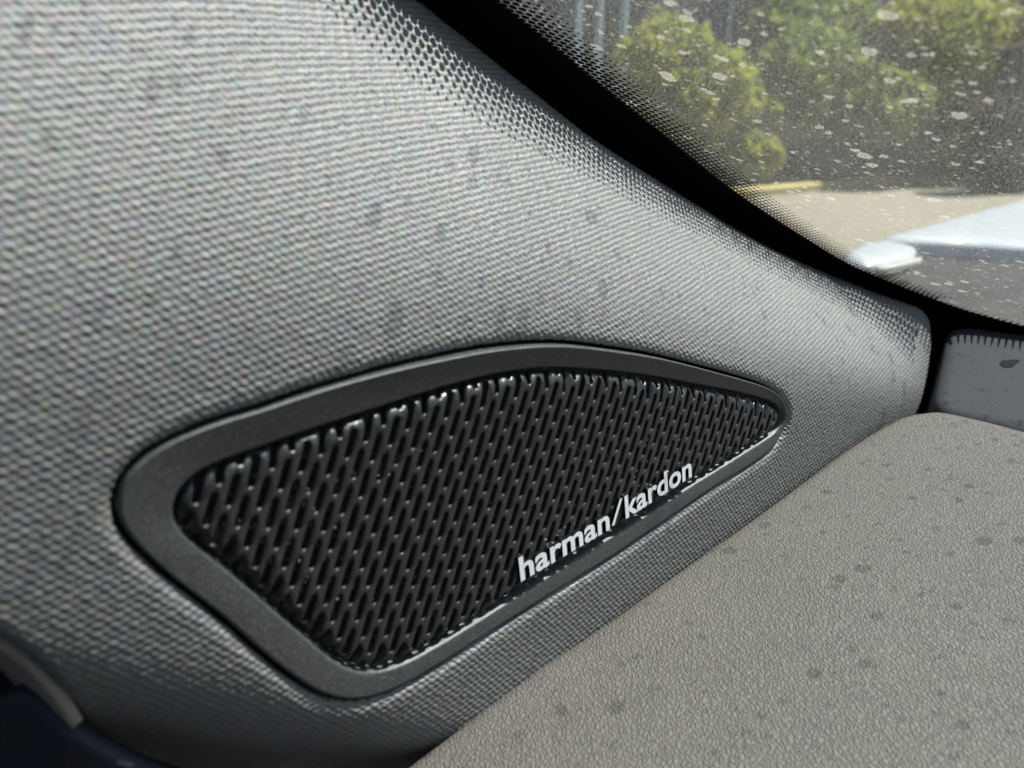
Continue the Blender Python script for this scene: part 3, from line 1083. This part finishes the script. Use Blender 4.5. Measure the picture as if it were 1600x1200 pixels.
gq = np.array([CAM + ray(x_, y_) * 0.200 for x_, y_ in [(-160, 960), (60, 960), (120, 1130), (-160, 1130)]]) - np.array(door.location)
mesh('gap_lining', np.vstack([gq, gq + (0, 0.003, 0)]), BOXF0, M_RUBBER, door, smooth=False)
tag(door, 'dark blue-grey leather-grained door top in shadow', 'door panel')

# ------------------------------------------------------------------ cabin shell round the camera
def W_(f, n_, z):
    return O + f * CF + n_ * CN + z * CZ
def slab(corners, th, name=None):
    c = np.array(corners)
    nn = np.cross(c[1] - c[0], c[2] - c[0]); nn = nn / np.linalg.norm(nn) * th
    return np.vstack([c, c + nn])
BOXF = [(0, 1, 2, 3), (7, 6, 5, 4), (0, 4, 5, 1), (1, 5, 6, 2), (2, 6, 7, 3), (3, 7, 4, 0)]
q_tl = G(np.array([[fcurve[0][0] - 0.02, 0.66]]))[0]; q_tr = G(np.array([[1.25, 0.66]]))[0]
rel = lambda p: ((p - O) @ CF, (p - O) @ CN, (p - O) @ CZ)
ftop, _, ztop = rel(q_tl)
slabs = [
    [W_(ftop, -0.20, ztop), W_(ftop, 1.35, ztop), W_(-2.6, 1.35, ztop + 0.05), W_(-2.6, -0.20, ztop + 0.05)],
    [W_(-2.6, -0.25, -1.0), W_(-2.6, 1.40, -1.0), W_(-2.6, 1.40, 0.5), W_(-2.6, -0.25, 0.5)],
    [W_(-2.6, -0.22, -1.0), W_(0.03, -0.22, -1.0), W_(0.03, -0.22, 0.05), W_(-2.6, -0.22, 0.08)],
    [W_(-2.6, 1.36, -1.0), W_(0.55, 1.36, -1.0), W_(0.55, 1.36, 0.05), W_(-2.6, 1.36, 0.10)],
    [W_(-2.6, -0.25, -0.95), W_(0.55, -0.25, -0.95), W_(0.55, 1.40, -0.95), W_(-2.6, 1.40, -0.95)],
    [W_(-0.55, 0.75, -0.7), W_(-0.55, 1.25, -0.7), W_(-0.85, 1.25, 0.3), W_(-0.85, 0.75, 0.3)],
    [W_(-0.75, -0.05, -0.7), W_(-0.75, 0.55, -0.7), W_(-1.0, 0.55, 0.3), W_(-1.0, -0.05, 0.3)],
]
cvs, cfs = [], []
for s_ in slabs:
    k = len(cvs)
    cvs += list(slab(s_, 0.03)); cfs += [tuple(i + k for i in f) for f in BOXF]
cabin = structure(mesh('car_cabin', cvs, cfs, M_CABIN, smooth=False))

# ------------------------------------------------------------------ bonnet, wing and cowl outside
def flat_shell(name, px, z0, mat, depth=0.08, crown=0.0, bev=0.012):
    p3 = np.array([on_plane(x, y, np.array([0, 0, z0]), CZ) for x, y in px])
    p2 = densify([q[:2] for q in p3], 0.03)
    if area2(p2) < 0: p2 = p2[::-1]
    pn_ = normals2(p2)
    rr = []
    for d in (bev * 0.15, bev * 0.45, bev):
        q = p2 - pn_ * d
        rr.append(q[inside(q, p2) & (dist_to(q, p2) > d * 0.8)])
    lo, hi = p2.min(0), p2.max(0)
    gx, gy = np.meshgrid(np.arange(lo[0], hi[0], 0.05), np.arange(lo[1], hi[1], 0.05))
    gr = np.c_[gx.ravel(), gy.ravel()]; gr = gr[inside(gr, p2)]
    if len(gr): gr = gr[dist_to(gr, p2) > bev * 1.3]
    a2, af = sheet(np.vstack(rr + [gr]), [p2], lambda c: inside(c, p2), None)
    dd = dist_to(a2, p2)
    x = np.clip((bev - dd) / bev, 0, 1)
    z = z0 - bev * 0.8 * (1 - np.sqrt(1 - np.minimum(x, 0.99) ** 2)) + crown * np.minimum(dd, 0.3)
    av = np.c_[a2, z]
    be = boundary_edges(af); ids = sorted({i for e in be for i in e}); mp = {i: len(av) + k for k, i in enumerate(ids)}
    o = mesh(name, np.vstack([av, av[ids] - (0, 0, depth)]), [tuple(f) for f in af] + [(b, a, mp[a], mp[b]) for a, b in be], mat, origin=(p2.mean(0)[0], p2.mean(0)[1], z0))
    return o
hood = flat_shell('bonnet', [(1372, 369), (1440, 351), (1520, 330), (1600, 308), (1750, 268), (1950, 232), (2500, 250), (2700, 480), (2000, 405), (1760, 392), (1600, 384), (1500, 377), (1440, 374)], 0.985, M_PAINT, 0.25, 0.02)
tag(hood, 'pale blue car bonnet seen through the windscreen', 'car bonnet')
wing = flat_shell('front_wing', [(1318, 392), (1345, 379), (1375, 373.5), (1425, 375), (1434, 384), (1428, 396), (1400, 404), (1370, 409), (1335, 412), (1310, 405)], 0.985, M_PAINT, 0.006, 0.05, 0.012)
tag(wing, 'small pale blue wing corner beside the black cowl', 'car wing')
lipm = flat_shell('cowl_strip', [(1368, 413), (1440, 398), (1441, 404), (1372, 420)], 0.99, simple('pale_grey_trim', (0.34, 0.33, 0.30), 0.6), 0.003, 0, 0.003)
tag(lipm, 'thin pale grey strip along the edge of the cowl', 'trim strip')
cowl = flat_shell('scuttle', [(1372, 376), (1440, 379), (1600, 389), (1760, 400), (2100, 430), (2700, 700), (1700, 620), (1500, 580), (1350, 520), (1300, 430)], 0.965, M_COWL, 0.05, 0, 0.006)
tag(cowl, 'black plastic scuttle tray below the windscreen', 'scuttle')

# ------------------------------------------------------------------ outside: ground, kerb, planting, wall
def gpt(px, py, z=0.0):
    return on_plane(px, py, np.array([0, 0, z]), CZ)
gm = NT('asphalt')
o_ = gm.obj()
gm.bsdf(gm.mixc(gm.noise(o_, 3.0, 5), (0.05, 0.05, 0.05), (0.075, 0.073, 0.07)), 0.9, 0.2)
gs = 300
ground = structure(mesh('ground', [(-gs, -gs, 0), (gs, -gs, 0), (gs, gs, 0), (-gs, gs, 0)], [(0, 1, 2, 3)], gm.m, smooth=False))
pm = NT('pale_concrete')
o_ = pm.obj()
pm.bsdf(pm.mixc(pm.noise(o_, 5.0, 5), (0.165, 0.15, 0.11), (0.26, 0.235, 0.18)), 0.9, 0.2)
kA, kB = gpt(1178, 308), gpt(1520, 277)
kd = (kB - kA) / np.linalg.norm(kB - kA); kn = np.array([-kd[1], kd[0], 0])
if kn[1] < 0: kn = -kn
pv = [kA - kd * 30 - kn * 0.02, kA + kd * 40 - kn * 0.02, kA + kd * 40 - kn * 14, kA - kd * 30 - kn * 14]
pave = structure(mesh('pavement', [tuple(q + np.array([0, 0, 0.004])) for q in pv], [(0, 3, 2, 1)] if True else [], pm.m, smooth=False))
ym = simple('yellow_paint', (0.40, 0.33, 0.12), 0.7, 0.3, nscale=4, var=0.25)
prof_k = [(0, 0.0), (0, 0.08), (0.02, 0.10), (0.18, 0.10), (0.18, 0.0)]
kv, kf = [], []
steps = 12
for i in range(steps + 1):
    b0 = kA + kd * (-12 + 26.0 * i / steps)
    for a, z in prof_k: kv.append(b0 + kn * a + CZ * z)
for i in range(steps):
    for j in range(4):
        kf.append((i * 5 + j, (i + 1) * 5 + j, (i + 1) * 5 + j + 1, i * 5 + j + 1))
kerb = structure(mesh('kerb', kv, kf, ym, smooth=False))
sm_ = simple('planting_soil', (0.05, 0.042, 0.034), 0.95, 0.1, nscale=3, var=0.4)
bv = [kA - kd * 30 + kn * 0.18, kA + kd * 40 + kn * 0.18, kA + kd * 40 + kn * 9, kA - kd * 30 + kn * 9]
bed = structure(mesh('planting_bed', [tuple(q + np.array([0, 0, 0.06])) for q in bv], [(0, 1, 2, 3)], sm_, smooth=False))

M_BARK = simple('bark', (0.035, 0.028, 0.022), 0.95, 0.1, nscale=20, var=0.4)
def crown_mesh(name, blobs, leaf, n, mat, parent):
    vs, fs_ = [], []
    for (c, r, k) in blobs:
        for _ in range(int(n * k)):
            d = RNG.normal(size=3); d /= np.linalg.norm(d)
            rr = r * (0.50 + 0.68 * RNG.random() ** 0.75) * (1 + 0.18 * math.sin(5 * d[0] + 3 * d[2]) * math.cos(4 * d[1]))
            p = np.array(c) + d * rr * np.array([1, 1, 0.9])
            a = RNG.normal(size=3); a /= np.linalg.norm(a)
            b = np.cross(a, d + 0.6 * RNG.normal(size=3)); b /= np.linalg.norm(b) + 1e-9
            s1 = leaf * (0.6 + 0.8 * RNG.random())
            i = len(vs)
            vs += [p - a * s1, p + b * s1 * 0.45, p + a * s1, p - b * s1 * 0.45]
            fs_.append((i, i + 1, i + 2, i + 3))
    return mesh(name, vs, fs_, mat, parent, smooth=False)

def limb(name, p0, p1, r0, r1, mat, parent, n=9, segs=6):
    p0, p1 = np.array(p0, float), np.array(p1, float)
    ax_ = (p1 - p0); ax_ /= np.linalg.norm(ax_)
    s_ = np.cross(ax_, (0.3, 1, 0.1)); s_ /= np.linalg.norm(s_); t_ = np.cross(ax_, s_)
    vs, fs_ = [], []
    for k in range(segs + 1):
        f = k / segs
        c = p0 * (1 - f) + p1 * f + s_ * 0.02 * math.sin(f * 5)
        for a in range(n):
            an = 2 * math.pi * a / n
            vs.append(c + (r0 * (1 - f) + r1 * f) * (math.cos(an) * s_ + math.sin(an) * t_))
    for k in range(segs):
        for a in range(n):
            fs_.append((k * n + a, k * n + (a + 1) % n, (k + 1) * n + (a + 1) % n, (k + 1) * n + a))
    return mesh(name, vs, fs_, mat, parent)

def at(px, py, y):
    d = ray(px, py)
    return CAM + d * (y / d[1])

def bush(label, blobs_px, y, leafmat, leaf=0.07, n=1500, cat='bush', group=None, trunk=0.05):
    blobs = []
    for (px, py, rp, k) in blobs_px:
        c = at(px, py, y + RNG.normal() * 0.15)
        blobs.append((c, rp * y / FPX, k))
    base = np.array([blobs[0][0][0], y, 0.10])
    root = empty('bush' if cat == 'bush' else 'tree', base)
    tag(root, label, cat, group)
    bl = [(np.array(c) - base, r, k) for c, r, k in blobs]
    crown_mesh('crown', bl, leaf, n, leafmat, root)
    limb('trunk', (0, 0, -0.1), bl[0][0] - np.array([0, 0, bl[0][1] * 0.3]), trunk, trunk * 0.5, M_BARK, root)
    return root

L_YEL = mat_leaf('yellow_green_leaves', (0.20, 0.25, 0.035), (0.38, 0.38, 0.07))
L_MID = mat_leaf('mid_green_leaves', (0.14, 0.20, 0.045), (0.28, 0.33, 0.09))
L_DUL = mat_leaf('olive_leaves', (0.15, 0.19, 0.07), (0.27, 0.27, 0.11))
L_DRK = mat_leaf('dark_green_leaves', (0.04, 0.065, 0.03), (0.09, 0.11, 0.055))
L_BRI = mat_leaf('bright_leaves', (0.28, 0.30, 0.06), (0.42, 0.40, 0.10))
bush('yellow-green leafy bush nearest the pale posts', [(1045, 95, 62, 1), (1095, 150, 75, 1.2), (1150, 200, 62, 1), (1020, 160, 40, .5), (1180, 245, 35, .4)], 11.5, L_YEL, 0.09, 1500)
bush('mid green bush behind the middle of the glass', [(1250, 90, 65, 1), (1320, 60, 55, 1), (1230, 40, 45, .7)], 13.5, L_MID, 0.09, 1400)
bush('dull olive bush between the mid green and the bright bush', [(1400, 110, 75, 1), (1470, 80, 55, .8), (1340, 130, 55, .8)], 13.0, L_DUL, 0.09, 1400)
bush('bright yellow-green tree crown over the dark trunk', [(1590, 70, 75, 1.2), (1520, 60, 50, .8), (1640, 130, 60, .8), (1660, 30, 80, 1)], 13.0, L_BRI, 0.09, 1600, cat='tree', trunk=0.10)
bush('loose olive bush above the dark shrubs in the centre of the glass', [(1290, 165, 60, 1), (1360, 185, 50, .8), (1220, 150, 45, .6)], 13.2, L_MID, 0.09, 1400)
bush('tall yellow-green bush between the dull olive bush and the bright crown', [(1490, 60, 60, 1), (1450, 130, 45, .8), (1420, 50, 45, .7)], 12.4, L_YEL, 0.09, 1400)
bush('wide mid green bush just right of the yellow-green bush', [(1265, 105, 62, 1), (1325, 150, 58, 1), (1395, 165, 50, .8), (1235, 180, 45, .6)], 11.9, L_MID, 0.09, 1500)
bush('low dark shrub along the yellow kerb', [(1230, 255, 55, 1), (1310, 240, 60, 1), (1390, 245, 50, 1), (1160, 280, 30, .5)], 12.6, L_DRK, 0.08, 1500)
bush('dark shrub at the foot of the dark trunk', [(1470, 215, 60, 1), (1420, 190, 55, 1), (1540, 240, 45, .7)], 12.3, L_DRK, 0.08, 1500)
tr = empty('dark_post', gpt(1560, 300))
tag(tr, 'thick dark post standing in front of the shrubs at the right', 'post')
pb = np.array(tr.location)
limb('shaft', (0, 0, -0.05), (0.05, 0, 1.60), 0.36, 0.30, simple('dark_post_paint', (0.008, 0.008, 0.009), 0.7, nscale=8, var=0.3), tr, n=16)
limb('collar', (0.05, 0, 1.58), (0.052, 0, 1.68), 0.33, 0.26, M_BARK, tr, n=16)

# building behind
wm = simple('blue_grey_render', (0.085, 0.105, 0.14), 0.8, 0.3, nscale=1.2, var=0.25)
bld = empty('building', (3.0, 17.0, 0))
tag(bld, 'dark blue-grey building behind the bushes', 'building')
def box(name, x0, x1, y0, y1, z0, z1, mat, parent):
    vs = [(x0, y0, z0), (x1, y0, z0), (x1, y1, z0), (x0, y1, z0), (x0, y0, z1), (x1, y0, z1), (x1, y1, z1), (x0, y1, z1)]
    return mesh(name, vs, [(0, 3, 2, 1), (4, 5, 6, 7), (0, 1, 5, 4), (1, 2, 6, 5), (2, 3, 7, 6), (3, 0, 4, 7)], mat, parent, smooth=False)
box('wall', -14, 18, 0, 6, 0, 7.0, wm, bld)
box('roof', -14.3, 18.3, -0.3, 6.3, 7.0, 7.25, M_COWL, bld)
M_WIN = simple('dark_window_glass', (0.02, 0.025, 0.03), 0.08, 0.6)
M_WFR = simple('pale_window_frame', (0.45, 0.47, 0.48), 0.5)
for i in range(8):
    x0 = -7.0 + i * 2.6
    w_ = box('window', x0, x0 + 1.7, -0.06, -0.003, 1.5, 3.0, M_WFR, bld)
    p_ = box('pane', x0 + 0.07, x0 + 1.63, -0.075, -0.062, 1.57, 2.93, M_WIN, w_)
M_POST = simple('pale_grey_post', (0.42, 0.50, 0.54), 0.5, 0.4)
for k, (px, y, r, pb_, lab) in enumerate([(966, 12.5, 0.048, 118, 'pale blue-grey post standing closest to the leafy bush'), (929, 13.5, 0.05, 75, 'middle of the three pale posts by the building'), (897, 14.5, 0.045, 60, 'pale post farthest from the leafy bush')]):
    b0 = np.array([at(px, 300, y)[0], y, 0.10])
    pr = empty('post', b0)
    tag(pr, lab, 'post', 'pale posts in front of the building')
    limb('shaft', (0, 0, -0.05), (0, 0, 3.6), r, r, M_POST, pr, n=12)
    limb('base_plate', (0, 0, -0.02), (0, 0, 0.05), r * 2.2, r * 2.0, M_POST, pr, n=12)
